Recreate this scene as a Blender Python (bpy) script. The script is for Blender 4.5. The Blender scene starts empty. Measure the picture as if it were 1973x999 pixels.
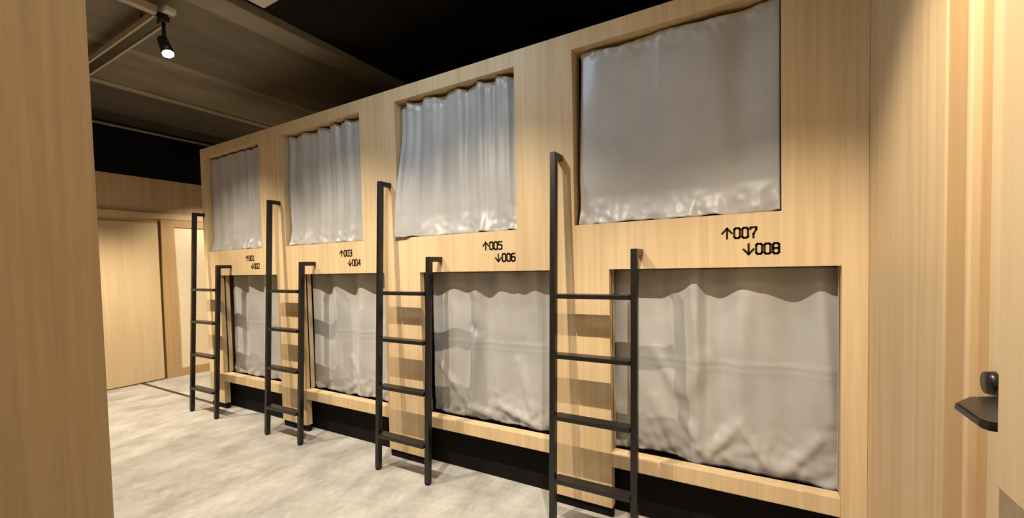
import bpy, bmesh, math, random
from mathutils import Vector, Matrix, noise

random.seed(7)
scene = bpy.context.scene
col = scene.collection

# ------------------------------------------------------------------ camera
cd = bpy.data.cameras.new('camera')
cam = bpy.data.objects.new('camera', cd)
col.objects.link(cam)
r_ = Vector((0.8676, 0.4968, -0.0223)); f_ = Vector((-0.4971, 0.8670, -0.0340))
r_.normalize(); f_ = (f_ - r_ * f_.dot(r_)).normalized(); u_ = r_.cross(f_)
cam.matrix_world = Matrix((
    (r_.x, u_.x, -f_.x, 0.0),
    (r_.y, u_.y, -f_.y, -2.046),
    (r_.z, u_.z, -f_.z, 1.291),
    (0, 0, 0, 1)))
cd.sensor_width = 36.0
cd.lens = 808.72 / 1973.0 * 36.0
cd.shift_y = (540.83 - 499.5) / 1973.0
cd.clip_start = 0.02
scene.camera = cam

# ------------------------------------------------------------------ world + view
w = bpy.data.worlds.new('world'); scene.world = w
w.use_nodes = True
w.node_tree.nodes['Background'].inputs[0].default_value = (0.9, 0.8, 0.65, 1)
w.node_tree.nodes['Background'].inputs[1].default_value = 0.05
scene.view_settings.view_transform = 'Standard'
scene.view_settings.look = 'None'
scene.view_settings.exposure = 0.0
scene.view_settings.gamma = 1.0
scene.view_settings.use_curve_mapping = False
scene.cycles.use_denoising = True

# ceiling spot lamps: position, aim, power, cone (deg), blend
WARM = (1.0, 0.855, 0.66)
ROW_Y, ROW_Z = -1.30, 2.74
SPOTS = [
    # wall-washing row, one lamp for each bunk unit
    ((-5.15, ROW_Y, ROW_Z), (-5.50, -0.50, 0.25), 400, 86, 0.75),
    ((-3.85, ROW_Y, ROW_Z), (-3.85, -0.28, 0.20), 212, 91, 0.85),
    ((-2.60, ROW_Y, ROW_Z), (-2.60, -0.28, 0.20), 212, 91, 0.85),
    ((-1.35, ROW_Y, ROW_Z), (-1.40, -0.28, 0.20), 212, 89, 0.85),
    ((-0.10, ROW_Y, ROW_Z), (0.08, -0.62, 0.20), 240, 82, 0.70),
]

# ------------------------------------------------------------------ materials
def new_mat(name):
    m = bpy.data.materials.new(name); m.use_nodes = True
    nt = m.node_tree
    return m, nt, nt.nodes['Principled BSDF']

def N(nt, t, **kw):
    n = nt.nodes.new(t)
    for k, v in kw.items():
        setattr(n, k, v)
    return n

def wood(name, c1, c2, scale=(34, 34, 0.9), rough=0.5, contrast=1.0, bump=0.02):
    m, nt, b = new_mat(name)
    L = nt.links.new
    geo = N(nt, 'ShaderNodeNewGeometry')
    mp = N(nt, 'ShaderNodeMapping'); mp.inputs['Scale'].default_value = scale
    L(geo.outputs['Position'], mp.inputs['Vector'])
    n1 = N(nt, 'ShaderNodeTexNoise'); n1.inputs['Scale'].default_value = 1.0
    n1.inputs['Detail'].default_value = 6; n1.inputs['Roughness'].default_value = 0.62
    n1.inputs['Distortion'].default_value = 0.35
    L(mp.outputs[0], n1.inputs['Vector'])
    mp2 = N(nt, 'ShaderNodeMapping'); mp2.inputs['Scale'].default_value = (5, 5, 0.35)
    L(geo.outputs['Position'], mp2.inputs['Vector'])
    n2 = N(nt, 'ShaderNodeTexNoise'); n2.inputs['Scale'].default_value = 1.0; n2.inputs['Detail'].default_value = 3
    L(mp2.outputs[0], n2.inputs['Vector'])
    mix = N(nt, 'ShaderNodeMath', operation='MULTIPLY_ADD')
    L(n1.outputs['Fac'], mix.inputs[0]); mix.inputs[1].default_value = 0.65
    m2 = N(nt, 'ShaderNodeMath', operation='MULTIPLY'); L(n2.outputs['Fac'], m2.inputs[0]); m2.inputs[1].default_value = 0.35
    L(m2.outputs[0], mix.inputs[2])
    cr = N(nt, 'ShaderNodeValToRGB')
    cr.color_ramp.elements[0].position = 0.5 - 0.22 / contrast; cr.color_ramp.elements[0].color = (*c1, 1)
    cr.color_ramp.elements[1].position = 0.5 + 0.20 / contrast; cr.color_ramp.elements[1].color = (*c2, 1)
    L(mix.outputs[0], cr.inputs['Fac'])
    L(cr.outputs['Color'], b.inputs['Base Color'])
    b.inputs['Roughness'].default_value = rough
    b.inputs['Specular IOR Level'].default_value = 0.3
    bp = N(nt, 'ShaderNodeBump'); bp.inputs['Strength'].default_value = bump * 4; bp.inputs['Distance'].default_value = 0.002
    L(n1.outputs['Fac'], bp.inputs['Height']); L(bp.outputs[0], b.inputs['Normal'])
    return m

def plain(name, c, rough=0.5, metal=0.0, spec=0.4, noise_amt=0.0, nscale=20, bump=0.0):
    m, nt, b = new_mat(name)
    b.inputs['Roughness'].default_value = rough
    b.inputs['Metallic'].default_value = metal
    b.inputs['Specular IOR Level'].default_value = spec
    L = nt.links.new
    geo = N(nt, 'ShaderNodeNewGeometry')
    n1 = N(nt, 'ShaderNodeTexNoise'); n1.inputs['Scale'].default_value = nscale; n1.inputs['Detail'].default_value = 5
    L(geo.outputs['Position'], n1.inputs['Vector'])
    cr = N(nt, 'ShaderNodeValToRGB')
    a = 1 - noise_amt; z = 1 + noise_amt
    cr.color_ramp.elements[0].position = 0.3; cr.color_ramp.elements[0].color = (c[0]*a, c[1]*a, c[2]*a, 1)
    cr.color_ramp.elements[1].position = 0.7; cr.color_ramp.elements[1].color = (c[0]*z, c[1]*z, c[2]*z, 1)
    L(n1.outputs['Fac'], cr.inputs['Fac']); L(cr.outputs['Color'], b.inputs['Base Color'])
    if bump:
        bp = N(nt, 'ShaderNodeBump'); bp.inputs['Strength'].default_value = bump; bp.inputs['Distance'].default_value = 0.01
        L(n1.outputs['Fac'], bp.inputs['Height']); L(bp.outputs[0], b.inputs['Normal'])
    return m

def emit(name, c, s):
    m = bpy.data.materials.new(name); m.use_nodes = True
    nt = m.node_tree; nt.nodes.clear()
    e = N(nt, 'ShaderNodeEmission'); e.inputs[0].default_value = (*c, 1); e.inputs[1].default_value = s
    o = N(nt, 'ShaderNodeOutputMaterial'); nt.links.new(e.outputs[0], o.inputs[0])
    return m

M = {}
M['oak'] = wood('oak_veneer', (0.47, 0.332, 0.180), (0.68, 0.525, 0.320))
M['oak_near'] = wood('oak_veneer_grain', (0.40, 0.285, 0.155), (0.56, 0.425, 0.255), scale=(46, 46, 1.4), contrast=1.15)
M['oak_casing'] = wood('oak_casing', (0.44, 0.275, 0.125), (0.56, 0.38, 0.19))  # darker tone stands in for shade on the turned faces of the entrance casing
M['oak_door'] = wood('oak_door', (0.57, 0.425, 0.24), (0.69, 0.535, 0.335))
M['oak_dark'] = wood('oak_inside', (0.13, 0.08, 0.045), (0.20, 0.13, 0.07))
M['cream'] = plain('cream_panel', (0.84, 0.71, 0.50), 0.5, noise_amt=0.02)
M['black_paint'] = plain('black_paint', (0.006, 0.0055, 0.005), 0.85, spec=0.15, noise_amt=0.2)
M['black_ceiling'] = plain('black_ceiling', (0.018, 0.016, 0.015), 0.9, spec=0.1, noise_amt=0.3, nscale=2)
M['black_steel'] = plain('black_steel', (0.007, 0.0065, 0.006), 0.33, spec=0.5, noise_amt=0.15, nscale=30)
M['rubber'] = plain('black_rubber', (0.01, 0.01, 0.01), 0.8)
M['ink'] = plain('dark_print', (0.03, 0.016, 0.006), 0.7, spec=0.1)
M['steel'] = plain('pale_steel', (0.46, 0.41, 0.33), 0.45, metal=0.0, noise_amt=0.06)
M['conduit'] = plain('grey_conduit', (0.22, 0.20, 0.18), 0.5, noise_amt=0.08)
M['white'] = plain('white_plastic', (0.72, 0.68, 0.60), 0.5, noise_amt=0.02)
M['bronze'] = plain('dark_bronze', (0.020, 0.017, 0.015), 0.30, metal=0.3, noise_amt=0.1)
M['lens'] = emit('lamp_lens', (1.0, 0.93, 0.78), 30)

def concrete(name='raw_concrete', g=1.0):
    m, nt, b = new_mat(name); L = nt.links.new
    geo = N(nt, 'ShaderNodeNewGeometry')
    mp = N(nt, 'ShaderNodeMapping'); mp.inputs['Scale'].default_value = (2.2, 0.7, 2.2)
    L(geo.outputs['Position'], mp.inputs['Vector'])
    n1 = N(nt, 'ShaderNodeTexNoise'); n1.inputs['Scale'].default_value = 1.6; n1.inputs['Detail'].default_value = 8; n1.inputs['Roughness'].default_value = 0.6
    L(mp.outputs[0], n1.inputs['Vector'])
    cr = N(nt, 'ShaderNodeValToRGB')
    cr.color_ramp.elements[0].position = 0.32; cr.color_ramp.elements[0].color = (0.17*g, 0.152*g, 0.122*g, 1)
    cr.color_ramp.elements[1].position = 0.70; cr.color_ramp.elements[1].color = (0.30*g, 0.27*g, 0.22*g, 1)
    L(n1.outputs['Fac'], cr.inputs['Fac']); L(cr.outputs['Color'], b.inputs['Base Color'])
    b.inputs['Roughness'].default_value = 0.85
    bp = N(nt, 'ShaderNodeBump'); bp.inputs['Strength'].default_value = 0.25; bp.inputs['Distance'].default_value = 0.02
    L(n1.outputs['Fac'], bp.inputs['Height']); L(bp.outputs[0], b.inputs['Normal'])
    return m
M['concrete'] = concrete(g=0.85); M['concrete_shaded'] = concrete('shaded_concrete', 0.42); M['concrete_pale'] = concrete('pale_concrete', 1.25)  # the darkest copy has the shade of the ceiling recess in its colour

def floor_mat():
    m, nt, b = new_mat('mottled_grey_floor'); L = nt.links.new
    geo = N(nt, 'ShaderNodeNewGeometry')
    mp = N(nt, 'ShaderNodeMapping'); mp.inputs['Scale'].default_value = (2.6, 1.5, 1.0); mp.inputs['Rotation'].default_value = (0, 0, 0.25)
    L(geo.outputs['Position'], mp.inputs['Vector'])
    n1 = N(nt, 'ShaderNodeTexNoise'); n1.inputs['Scale'].default_value = 1.7; n1.inputs['Detail'].default_value = 7; n1.inputs['Roughness'].default_value = 0.62
    L(mp.outputs[0], n1.inputs['Vector'])
    n2 = N(nt, 'ShaderNodeTexNoise'); n2.inputs['Scale'].default_value = 14; n2.inputs['Detail'].default_value = 4
    L(mp.outputs[0], n2.inputs['Vector'])
    ad = N(nt, 'ShaderNodeMath', operation='MULTIPLY_ADD'); L(n2.outputs['Fac'], ad.inputs[0]); ad.inputs[1].default_value = 0.25
    L(n1.outputs['Fac'], ad.inputs[2])
    cr = N(nt, 'ShaderNodeValToRGB')
    e = cr.color_ramp.elements
    e[0].position = 0.46; e[0].color = (0.28, 0.265, 0.24, 1)
    e[1].position = 0.80; e[1].color = (0.50, 0.48, 0.44, 1)
    L(ad.outputs[0], cr.inputs['Fac']); L(cr.outputs['Color'], b.inputs['Base Color'])
    b.inputs['Roughness'].default_value = 0.48
    b.inputs['Specular IOR Level'].default_value = 0.35
    return m
M['floor'] = floor_mat()

def fabric():
    m, nt, b = new_mat('grey_satin'); L = nt.links.new
    tc = N(nt, 'ShaderNodeTexCoord')
    n1 = N(nt, 'ShaderNodeTexNoise'); n1.inputs['Scale'].default_value = 5; n1.inputs['Detail'].default_value = 4
    L(tc.outputs['Object'], n1.inputs['Vector'])
    cr = N(nt, 'ShaderNodeValToRGB')
    cr.color_ramp.elements[0].position = 0.3; cr.color_ramp.elements[0].color = (0.34, 0.335, 0.33, 1)
    cr.color_ramp.elements[1].position = 0.7; cr.color_ramp.elements[1].color = (0.41, 0.405, 0.40, 1)
    L(n1.outputs['Fac'], cr.inputs['Fac']); L(cr.outputs['Color'], b.inputs['Base Color'])
    b.inputs['Roughness'].default_value = 0.40
    b.inputs['Specular IOR Level'].default_value = 0.65
    b.inputs['Sheen Weight'].default_value = 0.15
    return m
M['fabric'] = fabric()

# ------------------------------------------------------------------ mesh helpers
def box(bm, x0, x1, y0, y1, z0, z1, bev=0.0):
    x0, x1 = sorted((x0, x1)); y0, y1 = sorted((y0, y1)); z0, z1 = sorted((z0, z1))
    b2 = bmesh.new()
    mat = Matrix.Translation(((x0+x1)/2, (y0+y1)/2, (z0+z1)/2)) @ Matrix.Diagonal((x1-x0, y1-y0, z1-z0, 1))
    bmesh.ops.create_cube(b2, size=1.0, matrix=mat)
    if bev:
        bmesh.ops.bevel(b2, geom=b2.edges[:], offset=bev, segments=2, affect='EDGES', profile=0.6)
    tmp = bpy.data.meshes.new('t'); b2.to_mesh(tmp); b2.free(); bm.from_mesh(tmp); bpy.data.meshes.remove(tmp)

def cyl(bm, p0, p1, r0, r1=None, seg=20):
    r1 = r0 if r1 is None else r1
    p0, p1 = Vector(p0), Vector(p1); d = p1 - p0
    q = Vector((0, 0, 1)).rotation_difference(d.normalized()).to_matrix().to_4x4()
    bmesh.ops.create_cone(bm, cap_ends=True, segments=seg, radius1=r0, radius2=r1, depth=d.length,
                          matrix=Matrix.Translation((p0+p1)/2) @ q)

def sweep_bar(bm, p0, p1, wx, wy):
    """box bar between two points, wx wide in X, wy in Y (horizontal section)"""
    vs = []
    for p in (p0, p1):
        for sx, sy in ((-1, -1), (1, -1), (1, 1), (-1, 1)):
            vs.append(bm.verts.new((p[0]+sx*wx/2, p[1]+sy*wy/2, p[2])))
    for f in ((3, 2, 1, 0), (4, 5, 6, 7), (0, 1, 5, 4), (1, 2, 6, 5), (2, 3, 7, 6), (3, 0, 4, 7)):
        bm.faces.new([vs[i] for i in f])

def obj(name, bm, mat, parent=None, smooth=False, **props):
    me = bpy.data.meshes.new(name)
    bmesh.ops.recalc_face_normals(bm, faces=bm.faces[:])
    bm.to_mesh(me); bm.free()
    me.materials.append(M[mat] if isinstance(mat, str) else mat)
    if smooth:
        for p in me.polygons: p.use_smooth = True
    o = bpy.data.objects.new(name, me); col.objects.link(o)
    if parent: o.parent = parent
    for k, v in props.items(): o[k] = v
    return o

def bx(name, dims, mat, parent=None, bev=0.0, **props):
    bm = bmesh.new(); box(bm, *dims, bev=bev)
    return obj(name, bm, mat, parent, **props)

def empty(name, loc, label, cat, group=None, kind=None):
    o = bpy.data.objects.new(name, None); col.objects.link(o)
    o.location = loc; o.empty_display_size = 0.1
    o['label'] = label; o['category'] = cat
    if group: o['group'] = group
    if kind: o['kind'] = kind
    return o

ST = dict(kind='structure')
def struct(name, dims, mat, label, cat='wall', parent=None, bev=0.0):
    return bx(name, dims, mat, parent, bev, kind='structure', label=label, category=cat)

# ------------------------------------------------------------------ dimensions
P = 1.2369                     # width of one bunk unit
X0 = -4.5835                   # free end of the row of bunks
XE = 0.3814                    # wall beside the last bunk
XB = -6.275                    # end wall of the aisle
YA = -1.665                    # wall across the aisle
XL = -1.35                     # corner of the near wall
YE = -3.40
Z_TOP, Z_UT, Z_UB, Z_LT, Z_RB, Z_RT, Z_PB = 2.4695, 2.3848, 1.4934, 1.2646, 0.2667, 0.343, 0.053
YD = 2.10                      # depth of the bunks
ZC = 3.12

# ------------------------------------------------------------------ room shell
struct('floor', (XB-0.2, XE+0.3, YE-0.1, YD+0.1, -0.08, 0.0), 'floor', 'mottled warm grey stone-look floor of the aisle', 'floor')

ceil = struct('ceiling', (XB-0.2, -2.95, YE-0.1, YD+0.1, ZC, ZC+0.1), 'concrete_shaded', 'raw grey concrete ceiling with a dropped slab', 'ceiling')
bm = bmesh.new(); box(bm, -5.16, -2.955, YA, YD, 3.06, ZC, bev=0.01); obj('dropped_slab', bm, 'concrete', ceil)
bm = bmesh.new(); box(bm, -5.18, -5.08, YA, YD, 3.048, ZC, bev=0.006); obj('edge_band', bm, 'concrete_pale', ceil)
bm = bmesh.new(); box(bm, -3.16, -2.95, YA, YD, 3.048, ZC, bev=0.006); obj('edge_band', bm, 'concrete_pale', ceil)
bm = bmesh.new(); box(bm, -4.30, -4.20, YA, YD, 3.057, ZC, bev=0.003); obj('formwork_ridge', bm, 'concrete_pale', ceil)
struct('ceiling_black', (-2.95, XE+0.3, YE-0.1, YD+0.1, ZC-0.01, ZC+0.1), 'black_ceiling', 'matt black ceiling above the bunks', 'ceiling')

# near wall on the camera side of the aisle
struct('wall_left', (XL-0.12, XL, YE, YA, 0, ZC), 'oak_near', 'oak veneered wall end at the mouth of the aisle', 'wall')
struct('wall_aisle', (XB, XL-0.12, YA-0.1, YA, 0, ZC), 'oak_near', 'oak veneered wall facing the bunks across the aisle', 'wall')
struct('wall_rear', (XL, XE, YE-0.1, YE, 0, ZC), 'oak', 'oak veneered wall behind the entrance', 'wall')
struct('wall_bunk_back', (XB, XE+0.3, YD, YD+0.1, 0, ZC), 'black_paint', 'black wall behind the bunks', 'wall')

# end wall of the aisle
wb = struct('wall_back', (XB-0.1, XB, YA, YD, 0, ZC), 'oak', 'oak end wall of the aisle with a black band above', 'wall')
bx('black_band', (XB, XB+0.012, YA, YD, 2.443, 3.02), 'black_paint', wb)
bx('concrete_lintel', (XB, XB+0.010, YA, YD, 3.02, ZC), 'concrete_shaded', wb)
bx('picture_rail', (XB, XB+0.035, YA, YD, 1.962, 2.027), 'oak_door', wb, bev=0.004)
bx('door_post', (XB, XB+0.028, 0.285, 0.425, 0.0, 1.962), 'oak_casing', wb, bev=0.003)
bx('door_post', (XB, XB+0.028, 0.78, 0.92, 0.0, 1.962), 'oak_casing', wb, bev=0.003)
bx('door_head', (XB, XB+0.028, 0.425, 0.78, 1.87, 1.962), 'oak_casing', wb, bev=0.003)
d1 = bx('door_1', (XB+0.004, XB+0.022, -0.78, 0.255, 0.012, 1.905), 'oak_door', None, 0.003,
        kind='structure', label='plain pale oak door in the end wall', category='door')
bx('door_gap', (XB, XB+0.005, 0.255, 0.285, 0.0, 1.93), 'oak_dark', wb)
bx('door_gap', (XB, XB+0.005, -0.80, 0.255, 1.905, 1.935), 'oak_casing', wb)
d2 = bx('door_2', (XB, XB+0.014, 0.425, 0.78, 0.10, 1.87), 'cream', None, 0.002,
        kind='structure', label='cream panel framed in oak beside the door in the end wall', category='panel')
bx('baseboard_back', (XB, XB+0.03, 0.425, 0.78, 0.0, 0.10), 'oak_casing', None, 0.003,
   kind='structure', label='low oak board under the cream panel', category='baseboard')
bx('trim_1', (XB+0.03, X0-0.002, 0.02, 0.05, 0.0, 0.005), 'bronze', None, 0.0,
   kind='structure', label='thin dark threshold strip across the floor beyond the bunks', category='trim')
bm = bmesh.new(); cyl(bm, (XB+0.05, YA, 2.975), (XB+0.05, YD, 2.975), 0.016)
o = obj('conduit_pipe', bm, 'conduit', None, True, label='thin grey conduit pipe along the top of the black band', category='pipe')

# right wall with its door
wr = struct('wall_right', (XE, XE+0.12, -0.713, YD, 0, ZC), 'oak', 'oak wall panel at right angles to the last bunk', 'wall')
struct('wall_entrance', (XE+0.03, XE+0.12, YE, -0.713, 0, ZC), 'oak', 'oak wall around the entrance door', 'wall')
dz = 2.62
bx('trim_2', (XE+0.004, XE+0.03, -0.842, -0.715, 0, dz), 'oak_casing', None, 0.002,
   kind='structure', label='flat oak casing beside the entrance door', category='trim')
bx('trim_3', (XE-0.006, XE+0.03, -0.860, -0.842, 0, dz), 'oak_door', None, 0.004,
   kind='structure', label='slim raised oak bead along the entrance door casing', category='trim')
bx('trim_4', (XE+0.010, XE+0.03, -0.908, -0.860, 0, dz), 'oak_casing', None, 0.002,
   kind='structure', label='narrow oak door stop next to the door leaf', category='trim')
d3 = empty('door_3', (XE, -0.926, 0), 'pale oak entrance door with a dark lever handle', 'door', kind='structure')
def dpart(name, dims, mat, bev=0.0, parent=None):
    bm = bmesh.new(); box(bm, *dims, bev=bev)
    bmesh.ops.translate(bm, verts=bm.verts[:], vec=(-XE, 0.926, 0))
    return obj(name, bm, mat, parent or d3)
dpart('door_leaf', (XE+0.001, XE+0.029, -1.80, -0.926, 0.012, dz), 'oak_door', 0.004)
# lever set
bm = bmesh.new(); cyl(bm, (XE+0.002, -1.000, 1.030), (XE-0.008, -1.000, 1.030), 0.027, seg=28)
bmesh.ops.translate(bm, verts=bm.verts[:], vec=(-XE, 0.926, 0)); obj('rose', bm, 'bronze', d3, True)
bm = bmesh.new()
zt = 1.043
prof = [(0.298, -1.060), (0.298, -1.148), (0.304, -1.160), (0.318, -1.163), (XE-0.03, -1.150), (XE-0.004, -1.03), (XE-0.004, -0.985), (0.330, -1.010)]
lo = [bm.verts.new((x-XE, y+0.926, zt-0.014)) for x, y in prof]; hi = [bm.verts.new((x-XE, y+0.926, zt)) for x, y in prof]
bm.faces.new(lo); bm.faces.new(hi)
for i in range(len(prof)):
    j = (i+1) % len(prof); bm.faces.new((lo[i], lo[j], hi[j], hi[i]))
bmesh.ops.bevel(bm, geom=[e for e in bm.edges if abs(e.verts[0].co.z-e.verts[1].co.z) < 1e-5], offset=0.003, segments=2, affect='EDGES')
obj('lever', bm, 'bronze', d3, label='flat dark bronze lever')
bm = bmesh.new(); cyl(bm, (XE+0.002, -0.955, 1.058), (XE-0.012, -0.955, 1.058), 0.022, 0.020, seg=28)
bmesh.ops.translate(bm, verts=bm.verts[:], vec=(-XE, 0.926, 0)); obj('thumb_turn', bm, 'bronze', d3, True)

# shallow wooden box on the wall over the near part of the door
cb = empty('wall_cabinet', (XE, -1.5, 0.95), 'pale oak box mounted on the wall beside the dark lever handle', 'cabinet')
def cpart(name, dims, mat, bev=0.0):
    bm = bmesh.new(); box(bm, *dims, bev=bev)
    bmesh.ops.translate(bm, verts=bm.verts[:], vec=(-XE, 1.5, -0.95)); return obj(name, bm, mat, cb)
cpart('front_panel', (0.310, 0.328, -1.90, -1.168, 0.950, 2.45), 'oak_door', 0.004)
cpart('side_panel', (0.328, XE+0.001, -1.188, -1.170, 0.950, 2.45), 'oak_door')
cpart('side_panel', (0.328, XE+0.001, -1.898, -1.880, 0.950, 2.45), 'oak_door')
cpart('bottom_panel', (0.328, XE+0.001, -1.880, -1.188, 0.952, 0.970), 'oak_door')
cpart('top_panel', (0.328, XE+0.001, -1.880, -1.188, 2.43, 2.448), 'oak_door')

# ------------------------------------------------------------------ bunk units
def stroke(bm, pts, wd, x0, z0, s, y=-0.0012):
    for (ax, az), (bx_, bz) in zip(pts[:-1], pts[1:]):
        a = Vector((ax, az)); b = Vector((bx_, bz)); d = (b-a)
        if d.length < 1e-6: continue
        d.normalize(); n = Vector((-d.y, d.x)) * wd/2; a2 = a - d*wd*0.45; b2 = b + d*wd*0.45
        q = [a2+n, a2-n, b2-n, b2+n]
        v0 = [bm.verts.new((x0+p.x*s, y, z0+p.y*s)) for p in q]
        v1 = [bm.verts.new((x0+p.x*s, 0.0008, z0+p.y*s)) for p in q]
        bm.faces.new(v0); bm.faces.new(v1)
        for i in range(4):
            j = (i+1) % 4; bm.faces.new((v0[i], v0[j], v1[j], v1[i]))
c = 0.12
DIG = {
 '0': [[(c,0),(.5-c,0),(.5,c),(.5,1-c),(.5-c,1),(c,1),(0,1-c),(0,c),(c,0)]],
 '1': [[(.08,.85),(.28,1),(.28,0)], [(.08,0),(.48,0)]],
 '2': [[(0,1-c),(c,1),(.5-c,1),(.5,1-c),(.5,.6),(0,.12),(0,0),(.5,0)]],
 '3': [[(0,1),(.5-c,1),(.5,1-c),(.5,.6),(.42,.52),(.5,.42),(.5,c),(.5-c,0),(0,0)], [(.12,.52),(.42,.52)]],
 '4': [[(.38,0),(.38,1),(0,.3),(.5,.3)]],
 '5': [[(.5,1),(0,1),(0,.58),(.38,.58),(.5,.46),(.5,c),(.5-c,0),(0,0)]],
 '6': [[(.5,1),(c,1),(0,1-c),(0,c),(c,0),(.5-c,0),(.5,c),(.5,.44),(.38,.56),(0,.56)]],
 '7': [[(0,.85),(0,1),(.5,1),(.5,.8),(.26,.35),(.26,0)]],
 '8': [[(c,0),(.5-c,0),(.5,c),(.5,.42),(.4,.52),(.5,.62),(.5,1-c),(.5-c,1),(c,1),(0,1-c),(0,.62),(.1,.52),(0,.42),(0,c),(c,0)], [(.1,.52),(.4,.52)]],
}
def marking(parent, text, up, x, z, h=0.042):
    bm = bmesh.new(); wd = 0.20
    if up:
        st = [[(.42,0),(.42,1.0)], [(-.02,.52),(.42,1.02),(.86,.52)]]
    else:
        st = [[(.42,1.0),(.42,0)], [(-.02,.48),(.42,-.02),(.86,.48)]]
    for s in st: stroke(bm, s, wd, x, z, h)
    xx = x + h*1.08
    for ch in text:
        for s in DIG[ch]: stroke(bm, s, wd, xx, z, h)
        xx += h*0.72
    return obj('number_marking', bm, 'ink', parent, label='dark printed arrow and number '+text)

UL, UR = 0.0766, 0.9763        # upper opening
LL, LR = 0.2546, 1.1726        # lower opening
FT = 0.04
NUMS = [('001', '002'), ('003', '004'), ('005', '006'), ('007', '008')]
SIGN_X = [(-3.864, -3.788), (-2.619, -2.533), (-1.362, -1.278), (-0.113, -0.032)]
UNIT_LABEL = [
 'oak double bunk marked 001 and 002 at the far end of the row',
 'oak double bunk marked 003 and 004, next to the far end one',
 'oak double bunk marked 005 and 006 with the curtain spilling over its upper ledge',
 'oak double bunk marked 007 and 008 beside the corner with the side wall']
proto_mesh = {}
def unit(k):
    x = X0 + k*P
    u = empty('bunk_bed', (x, 0, 0), UNIT_LABEL[k], 'bunk bed', 'double bunks in one row')
    W = P if k < 3 else XE - x - 0.001
    def part(name, dims, mat, bev=0.0):
        return bx(name, dims, mat, u, bev)
    part('top_rail', (0, W, 0, FT, Z_UT, Z_TOP), 'oak')
    part('side_panel', (0, UL, 0, FT, Z_UB, Z_UT), 'oak')
    part('side_panel', (UR, W, 0, FT, Z_UB, Z_UT), 'oak')
    part('middle_panel', (0, W, 0, FT, Z_LT, Z_UB), 'oak')
    part('post', (0, LL, 0, FT+0.01, Z_PB, Z_LT), 'oak')
    part('post', (LR, W, 0, FT+0.01, Z_PB, Z_LT), 'oak')
    part('bottom_rail', (LL, LR, 0, 0.062, Z_RB, Z_RT), 'oak', 0.003)
    part('toe_kick', (0, W, 0.095, 0.11, 0.0, Z_RB), 'black_paint')
    part('post_foot', (0, LL, 0.012, FT, 0.0, Z_PB), 'black_paint')
    part('post_foot', (LR, W, 0.012, FT, 0.0, Z_PB), 'black_paint')
    # lining of the two openings
    t = 0.018
    for a, b_, z0, z1, dd in ((UL, UR, Z_UB, Z_UT, 0.11), (LL, LR, Z_RT, Z_LT, 0.085)):
        part('jamb', (a-t, a, FT, dd, z0, z1), 'oak')
        part('jamb', (b_, b_+t, FT, dd, z0, z1), 'oak')
        part('head_lining', (a-t, b_+t, FT, dd, z1, z1+t), 'oak')
    part('ledge', (UL, UR, FT, 0.16, Z_UB-t, Z_UB), 'oak')
    # inner carcass
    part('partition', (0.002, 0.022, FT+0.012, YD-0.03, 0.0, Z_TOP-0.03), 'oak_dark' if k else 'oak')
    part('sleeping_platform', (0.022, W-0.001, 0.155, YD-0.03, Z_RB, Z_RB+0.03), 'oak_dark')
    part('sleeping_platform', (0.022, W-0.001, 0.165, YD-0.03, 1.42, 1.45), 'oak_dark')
    part('roof_panel', (0.0, W-0.001, FT, YD-0.03, Z_TOP-0.03, Z_TOP-0.002), 'black_paint')
    su, sd = SIGN_X[k]
    marking(u, NUMS[k][0], True, su - x, 1.390)
    marking(u, NUMS[k][1], False, sd - x, 1.320)
    return u
units = [unit(k) for k in range(4)]

# ------------------------------------------------------------------ curtains
CUR_LABEL = {
 '001': 'dim narrow-pleated grey curtain of the upper bunk 001 nearest the end wall',
 '002': 'grey curtain of the lower bunk 002, crossed by ladder shadows, nearest the end wall',
 '003': 'evenly pleated grey curtain of the upper bunk 003 with a dark gap on one side',
 '004': 'pale grey curtain of the lower bunk 004 with ladder shadows down one edge',
 '005': 'slanting grey curtain of the upper bunk 005 spilling over the ledge corner',
 '006': 'wrinkled pale grey curtain of the lower bunk 006',
 '007': 'smooth taut grey curtain of the upper bunk 007 beside the side wall',
 '008': 'broad creased grey satin curtain of the lower bunk 008 beside the side wall'}
# distance of the lower curtains behind the front, across their width
PROF = [
 [(-.02,.13),(.10,.095),(.22,.155),(.36,.096),(.50,.15),(.63,.095),(.78,.15),(.90,.10),(1.02,.13)],
 [(-.02,.105),(.06,.11),(.17,.157),(.33,.09),(.47,.158),(.60,.096),(.73,.15),(.88,.10),(1.02,.14)],
 [(-.02,.14),(.03,.146),(.233,.097),(.326,.123),(.393,.105),(.471,.158),(.58,.109),(.712,.139),(.835,.104),(.9,.128),(1.02,.135)],
 [(-.02,.13),(.06,.115),(.147,.14),(.244,.139),(.316,.109),(.41,.071),(.465,.118),(.524,.134),(.629,.094),(.716,.106),(.844,.145),(.929,.106),(1.02,.121)]]
def prof_at(k, s):
    L = PROF[k]
    for (a, ya), (b, yb) in zip(L[:-1], L[1:]):
        if s <= b:
            t = min(1, max(0, (s-a)/(b-a))); t = t*t*(3-2*t); return ya + (yb-ya)*t
    return L[-1][1]
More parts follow.
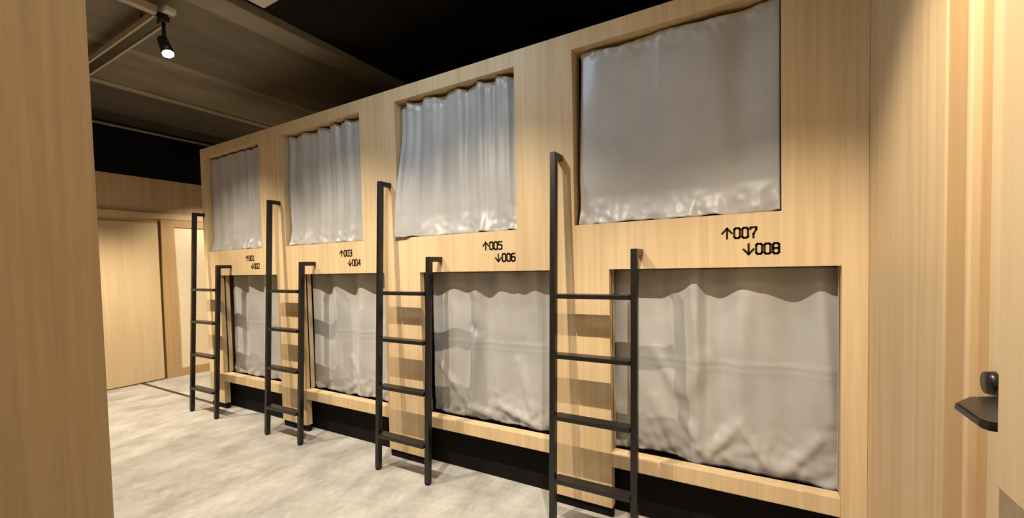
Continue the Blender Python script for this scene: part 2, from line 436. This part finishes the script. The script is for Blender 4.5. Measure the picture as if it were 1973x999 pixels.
# drape ridges: s0, v0, s1, v1, width, height
RIDGE = [
 [(.30,.75,.34,.05,.03,.012),(.62,.6,.58,.0,.03,.012),(.82,.5,.86,.0,.03,.012)],
 [(.33,.8,.30,.05,.03,.010),(.60,.7,.56,.0,.035,.012),(.45,.3,.62,.02,.03,.012),(.85,.6,.8,.0,.03,.010)],
 [(.39,.60,.33,.02,.035,.024),(.364,.62,.40,.60,.03,-.022),(.70,.95,.73,.60,.03,.012),(.70,.42,.80,.10,.03,.014),(.06,.35,.22,.20,.03,.014),(.55,.12,.85,.02,.03,.014),(.30,.10,.50,.02,.03,.014)],
 [(.22,.55,.33,.36,.035,.013),(.45,.54,.38,.36,.045,.014),(.42,.95,.43,.55,.03,.010),(.21,.30,.30,.10,.04,.012),(.36,.22,.46,.06,.03,.016),
  (.60,.22,.47,.03,.03,.018),(.64,.18,.74,.03,.025,.016),(.92,.20,.80,.04,.03,.016),(.93,.9,.97,.3,.03,.012),(.64,.85,.60,.4,.05,.010)]]
def ridge_at(k, s, v):
    t_ = 0.0
    for a, b, c_, d, wd, h in RIDGE[k]:
        dx, dy = c_-a, d-b
        t = ((s-a)*dx + (v-b)*dy)/(dx*dx+dy*dy); e = 0.0
        if t < 0: e = -t; t = 0
        elif t > 1: e = t-1; t = 1
        q = ((s-a-t*dx)**2 + (v-b-t*dy)**2)
        t_ += h*math.exp(-q/(wd*wd))*(0.35+0.65*math.sin(math.pi*min(1, max(0, 0.15+0.7*t))))
    return t_
def curtain(k, upper):
    rnd = random.Random(100 + k*2 + (0 if upper else 1))
    x = X0 + k*P
    if upper:
        xa, xb, za, zb, y0 = UL, UR, Z_UB+0.003, Z_UT-0.010, 0.048
        nf = [6, 5, 5, 2][k]; amp = [0.012, 0.012, 0.013, 0.006][k]
        ga, gb = [0.022, 0.03, 0.012, 0.034][k], 0.004
    else:
        xa, xb, za, zb, y0 = LL, LR, Z_RT-0.010, Z_LT-0.002, 0.124
        nf = [4.3, 4.0, 4.6, 4.2][k]; amp = 0.024
        ga, gb = -0.012, -0.012
    nx, nz = 150, 90
    bm = bmesh.new(); rows = []
    ph = [rnd.uniform(0, 6.28) for _ in range(6)]; off = Vector((rnd.uniform(0, 50), rnd.uniform(0, 50), rnd.uniform(0, 50)))
    H = zb - za
    for j in range(nz+1):
        v = j/nz                      # 0 bottom, 1 top
        row = []
        for i in range(nx+1):
            s = i/nx
            sw = s + 0.03*math.sin(6.28*s*1.3+ph[0]) + 0.012*math.sin(3*v+ph[1])*(1-v)
            fold = math.sin(sw*nf*6.283+ph[2]) + 0.45*math.sin(sw*nf*2.3*6.283+ph[3])
            if not upper: fold = math.sin(sw*nf*6.283+ph[2]+1.3*math.sin(s*7.5+ph[4])) + 0.35*math.sin(sw*nf*1.63*6.283+ph[3])
            fold = math.copysign(abs(fold)**0.85, fold)
            q = Vector((s*3.0, v*2.2, 0))
            n_big = noise.noise(q*1.0+off)
            n_mid = noise.noise(Vector((s*9, v*5, 1.0))+off)
            n_fine = noise.noise(Vector((s*26+v*9, v*22-s*6, 3.0))+off)
            if upper:
                a_top = 0.55 + 0.45*v
                y = y0 - amp*fold*a_top - 0.014*n_big
                hem = max(0.0, 1 - v/0.16)
                y -= hem**1.2 * (0.020 + 0.024*n_mid + 0.010*n_fine)
                y -= 0.004*n_mid*(1-v)
                top = max(0.0, (v-0.88)/0.12); y += top*0.008*n_fine
                zz = za + H*v
                zz -= (0.5+0.5*math.sin(sw*nf*6.283+ph[4]))*0.014*max(0, (v-0.9)/0.1)
                zz += hem*0.010*noise.noise(Vector((s*14, 0, 7))+off)
            else:
                y = y0 - 0.008 + (prof_at(k, sw*0.3+s*0.7) - 0.116)*(0.28+0.72*v**1.2) - 0.012*n_big*(1-v) - 1.35*ridge_at(k, s, v)
                drag = (1-v)
                y -= 0.010*n_mid*drag
                hem = max(0.0, 1 - v/0.28)
                y -= hem*(0.010*n_fine + 0.016*noise.noise(Vector((s*13-v*7, v*12, 5))+off))
                # sharp diagonal drapes
                rdg = 1 - abs(noise.noise(Vector((s*4.2+v*1.6, v*1.4-s*0.6, 9))+off))*3.2
                y -= 0.007*max(0, rdg)*drag
                # fold marks left from packing
                for zc, aa in ((0.52, 0.0035), (0.485, 0.002)):
                    dd = (v - zc - 0.01*s)/0.012
                    y -= aa*math.exp(-dd*dd)
                zz = za + H*v
                if v < 0.06:
                    dip = 0.012*noise.noise(Vector((s*6, 0, 11))+off) - 0.010*math.exp(-((s-0.42)/0.03)**2)
                    zz += dip*(1 - v/0.06)
                y = min(y, 0.160)
            y = max(y, (-0.040 if k == 2 else 0.005) if upper else (0.068 if 0.03 < s < 0.97 else 0.090))
            if upper: zz = max(zz, Z_UB+0.002)
            gl = ga*(0.4+0.6*v) if upper and k != 2 else ga
            if upper and k == 2:
                gl = ga - 0.030*(1-v)**2
                fa = min(1, max(0, (0.88-v)/0.7)); fa = fa*fa*(3-2*fa)
                fb = max(0, 1-s/0.45); fb = fb*fb*(3-2*fb)
                y = y + (-0.020 + 0.30*(y-0.040) - y)*fa*fb
            xs = xa + gl + (xb - gb - xa - gl)*s
            row.append(bm.verts.new((xs, y, zz)))
        rows.append(row)
    for j in range(nz):
        for i in range(nx):
            bm.faces.new((rows[j][i], rows[j][i+1], rows[j+1][i+1], rows[j+1][i]))
    num = NUMS[k][0 if upper else 1]
    o = obj('curtain', bm, 'fabric', None, True,
            label=CUR_LABEL[num],
            category='curtain', group='bunk curtains')
    o.location = (x, 0, 0)
    sm = o.modifiers.new('thickness', 'SOLIDIFY'); sm.thickness = 0.0015; sm.offset = 1
    return o
for k in range(4):
    curtain(k, True); curtain(k, False)

# ------------------------------------------------------------------ ladders
LAD = [(-4.556, -4.118), (-3.338, -2.916), (-2.097, -1.682), (-0.868, -0.466)]
LAD_LABEL = ['black steel ladder on bunk 001 at the open end of the row',
             'black steel ladder hooked beside the evenly pleated curtain of bunk 003',
             'black steel ladder hooked below the spilling curtain of bunk 005',
             'black steel ladder on bunk 007 with its rungs crossing the curtain of bunk 008']
ZTL, ZTR = 1.860, 1.358
def lean(z): return -0.175 + 0.095*z/1.86
def ladder(k):
    xl, xr = LAD[k]
    t = empty('bunk_ladder', (xl, 0, 0), LAD_LABEL[k], 'ladder', 'ladders in front of the bunks')
    wd = xr - xl; sw = 0.030
    for xs, zt in ((0.0, ZTL), (wd, ZTR)):
        bm = bmesh.new(); sweep_bar(bm, (xs, lean(0.012), 0.012), (xs, lean(zt), zt), sw, 0.034)
        bmesh.ops.bevel(bm, geom=bm.edges[:], offset=0.002, segments=1, affect='EDGES')
        s = obj('stile', bm, 'black_steel', t)
        bm = bmesh.new(); sweep_bar(bm, (xs, lean(0), 0.0), (xs, lean(0.013), 0.013), 0.024, 0.026); obj('rubber_foot', bm, 'rubber', s)
        bm = bmesh.new(); box(bm, xs-sw/2, xs+sw/2, lean(zt)+0.016, -0.0005, zt-0.030, zt, bev=0.002)
        h = obj('wall_hook', bm, 'black_steel', s)
    for z in (1.137, 0.841, 0.538, 0.228):
        yc = lean(z)
        bm = bmesh.new(); box(bm, sw/2, wd-sw/2, yc-0.032, yc+0.032, z-0.011, z+0.011, bev=0.003)
        obj('tread', bm, 'black_steel', t)
for k in range(4): ladder(k)

# ------------------------------------------------------------------ ceiling fittings
def spotlight(pos, aim, power, cone, blend, label, hang=0.2, lens_mat='lens', group='ceiling spot lamps'):
    """pos = centre of the lens"""
    pos = Vector(pos); d = (Vector(aim) - pos).normalized()
    t = empty('spotlight', pos, label, 'spotlight', group)
    back = -d*0.115
    bm = bmesh.new(); cyl(bm, back, -d*0.002, 0.030, 0.036, 24)
    head = obj('lamp_head', bm, 'black_steel', t, True)
    bm = bmesh.new(); cyl(bm, -d*0.003, d*0.002, 0.031, 0.031, 24); obj('lens', bm, lens_mat, head)
    piv = -d*0.075
    top = Vector((piv.x, piv.y, piv.z + hang))
    bm = bmesh.new(); cyl(bm, piv, top, 0.011, 0.011, 12); obj('stem', bm, 'black_steel', t, True)
    bm = bmesh.new(); box(bm, top.x-0.045, top.x+0.045, top.y-0.018, top.y+0.018, top.z-0.035, top.z, bev=0.003); obj('track_adapter', bm, 'black_steel', t)
    ld = bpy.data.lights.new('spot_light', 'SPOT'); ld.energy = power; ld.color = WARM
    ld.spot_size = math.radians(cone); ld.spot_blend = blend; ld.shadow_soft_size = 0.012
    lo = bpy.data.objects.new('spot_light', ld); col.objects.link(lo); lo.parent = head
    lo.location = d*0.012; lo.rotation_euler = d.to_track_quat('-Z', 'Y').to_euler()
    return top + pos

PLACES = ['by the end wall', 'shining on the bunk at the open end', 'facing the evenly pleated curtain of bunk 003', 'facing the spilling curtain of bunk 005', 'beside the entrance door']
for (pos, aim, pw, cone, bl), pl in zip(SPOTS, PLACES):
    spotlight(pos, aim, pw, cone, bl, 'black spotlight on the track across the aisle ' + pl, hang=2.93-pos[2]-0.075*0.8)

def track(name, x0, x1, y, z, label):
    t = empty(name, (x0, y, z), label, 'lighting track', 'ceiling light tracks')
    L = x1-x0
    bx('track_body', (0, L, -0.032, 0.032, 0.008, 0.040), 'black_steel', t)
    bx('track_lip', (0, L, -0.046, -0.032, 0.0, 0.040), 'steel', t, 0.002)
    bx('track_lip', (0, L, 0.032, 0.046, 0.0, 0.040), 'steel', t, 0.002)
    for q in (0.2, L-0.3):
        bm = bmesh.new(); cyl(bm, (q, 0, 0.04), (q, 0, ZC-0.01-z), 0.005, 0.005, 8); obj('hanger_rod', bm, 'black_steel', t)
    return t
track('light_track', -6.0, 0.25, ROW_Y, 2.93, 'black light track with pale lips over the camera side of the aisle')
track('light_track', -6.0, -3.29, -0.755, 2.93, 'black light track with pale lips ending at the glowing spotlight')
bm = bmesh.new(); box(bm, -3.285, -3.235, -1.25, -0.80, 2.93, 2.975, bev=0.003)
box(bm, -3.27, -3.25, -1.02, -1.00, 2.97, 3.05)
obj('cross_bar', bm, 'steel', None, label='pale steel bar joining the two light tracks', category='bar')

spotlight((-3.246, -0.750, 2.70), (-2.2, -0.60, 0.5), 14, 60, 0.6, 'black spotlight glowing at the end of the light track', hang=0.165)
spotlight((-5.10, -0.755, 2.70), (-4.8, -0.2, 0.6), 14, 60, 0.6, 'black spotlight further along the light track by the end wall', hang=0.16)
bm = bmesh.new(); box(bm, -3.215, -3.165, -0.785, -0.725, 2.935, 2.965, bev=0.004)
obj('end_connector', bm, 'white', None, label='white connector at the end of the light track', category='connector')

# nook lamp beyond the bunks
spotlight((-5.25, 1.25, 2.72), (-6.2, 0.55, 0.75), 170, 70, 0.7, 'black spotlight in the nook beyond the bunks', hang=0.345)

# ceiling air conditioner whose corner shows above the aisle
ac = empty('air_conditioner', (-2.33, -0.83, 3.0), 'white ceiling air conditioner panel at the concrete beam', 'air conditioner')
bx('face_panel', (-0.42, 0.42, -0.42, 0.42, 0.0, 0.03), 'white', ac, 0.006)
bx('casing', (-0.38, 0.38, -0.38, 0.38, 0.03, 0.11), 'white', ac)
for a in (-0.33, 0.33):
    bx('louvre', (a-0.03, a+0.03, -0.26, 0.26, -0.008, 0.0), 'white', ac, 0.002)
    bx('louvre', (-0.26, 0.26, a-0.03, a+0.03, -0.008, 0.0), 'white', ac, 0.002)

# added fill lamp over the entrance, out of view, softly lights bunk tops
cl = empty('fill_panel', (-0.5, -2.75, ZC-0.06), 'added square white fill light over the entrance', 'ceiling light')
bx('lamp_frame', (-0.33, 0.33, -0.33, 0.33, 0.0, 0.05), 'white', cl, 0.004)
M['panel'] = emit('panel_diffuser', (1.0, 0.93, 0.84), 3)
bx('diffuser', (-0.30, 0.30, -0.30, 0.30, -0.004, 0.001), 'panel', cl)
ld = bpy.data.lights.new('fill_panel_light', 'AREA'); ld.energy = 14; ld.color = (1.0, 0.94, 0.86); ld.size = 0.6
lo = bpy.data.objects.new('fill_panel_light', ld); col.objects.link(lo); lo.parent = cl; lo.location = (0, 0, -0.01)

# small cool lamp under the black ceiling
gl = empty('guide_light', (-1.62, -1.0, ZC-0.07), 'small round cool white lamp under the black ceiling', 'ceiling light')
bm = bmesh.new(); cyl(bm, (0, 0, 0.0), (0, 0, 0.06), 0.08, 0.085, 28); obj('lamp_body', bm, 'white', gl, True)
M['cool_lens'] = emit('cool_lens', (0.72, 0.86, 1.0), 12)
bm = bmesh.new(); cyl(bm, (0, 0, -0.004), (0, 0, 0.002), 0.07, 0.07, 28); obj('lens', bm, 'cool_lens', gl)
ld = bpy.data.lights.new('guide_lamp', 'AREA'); ld.shape = 'DISK'; ld.energy = 17; ld.color = (0.60, 0.80, 1.0); ld.size = 0.13
lo = bpy.data.objects.new('guide_lamp', ld); col.objects.link(lo); lo.parent = gl; lo.location = (0, 0, -0.008)
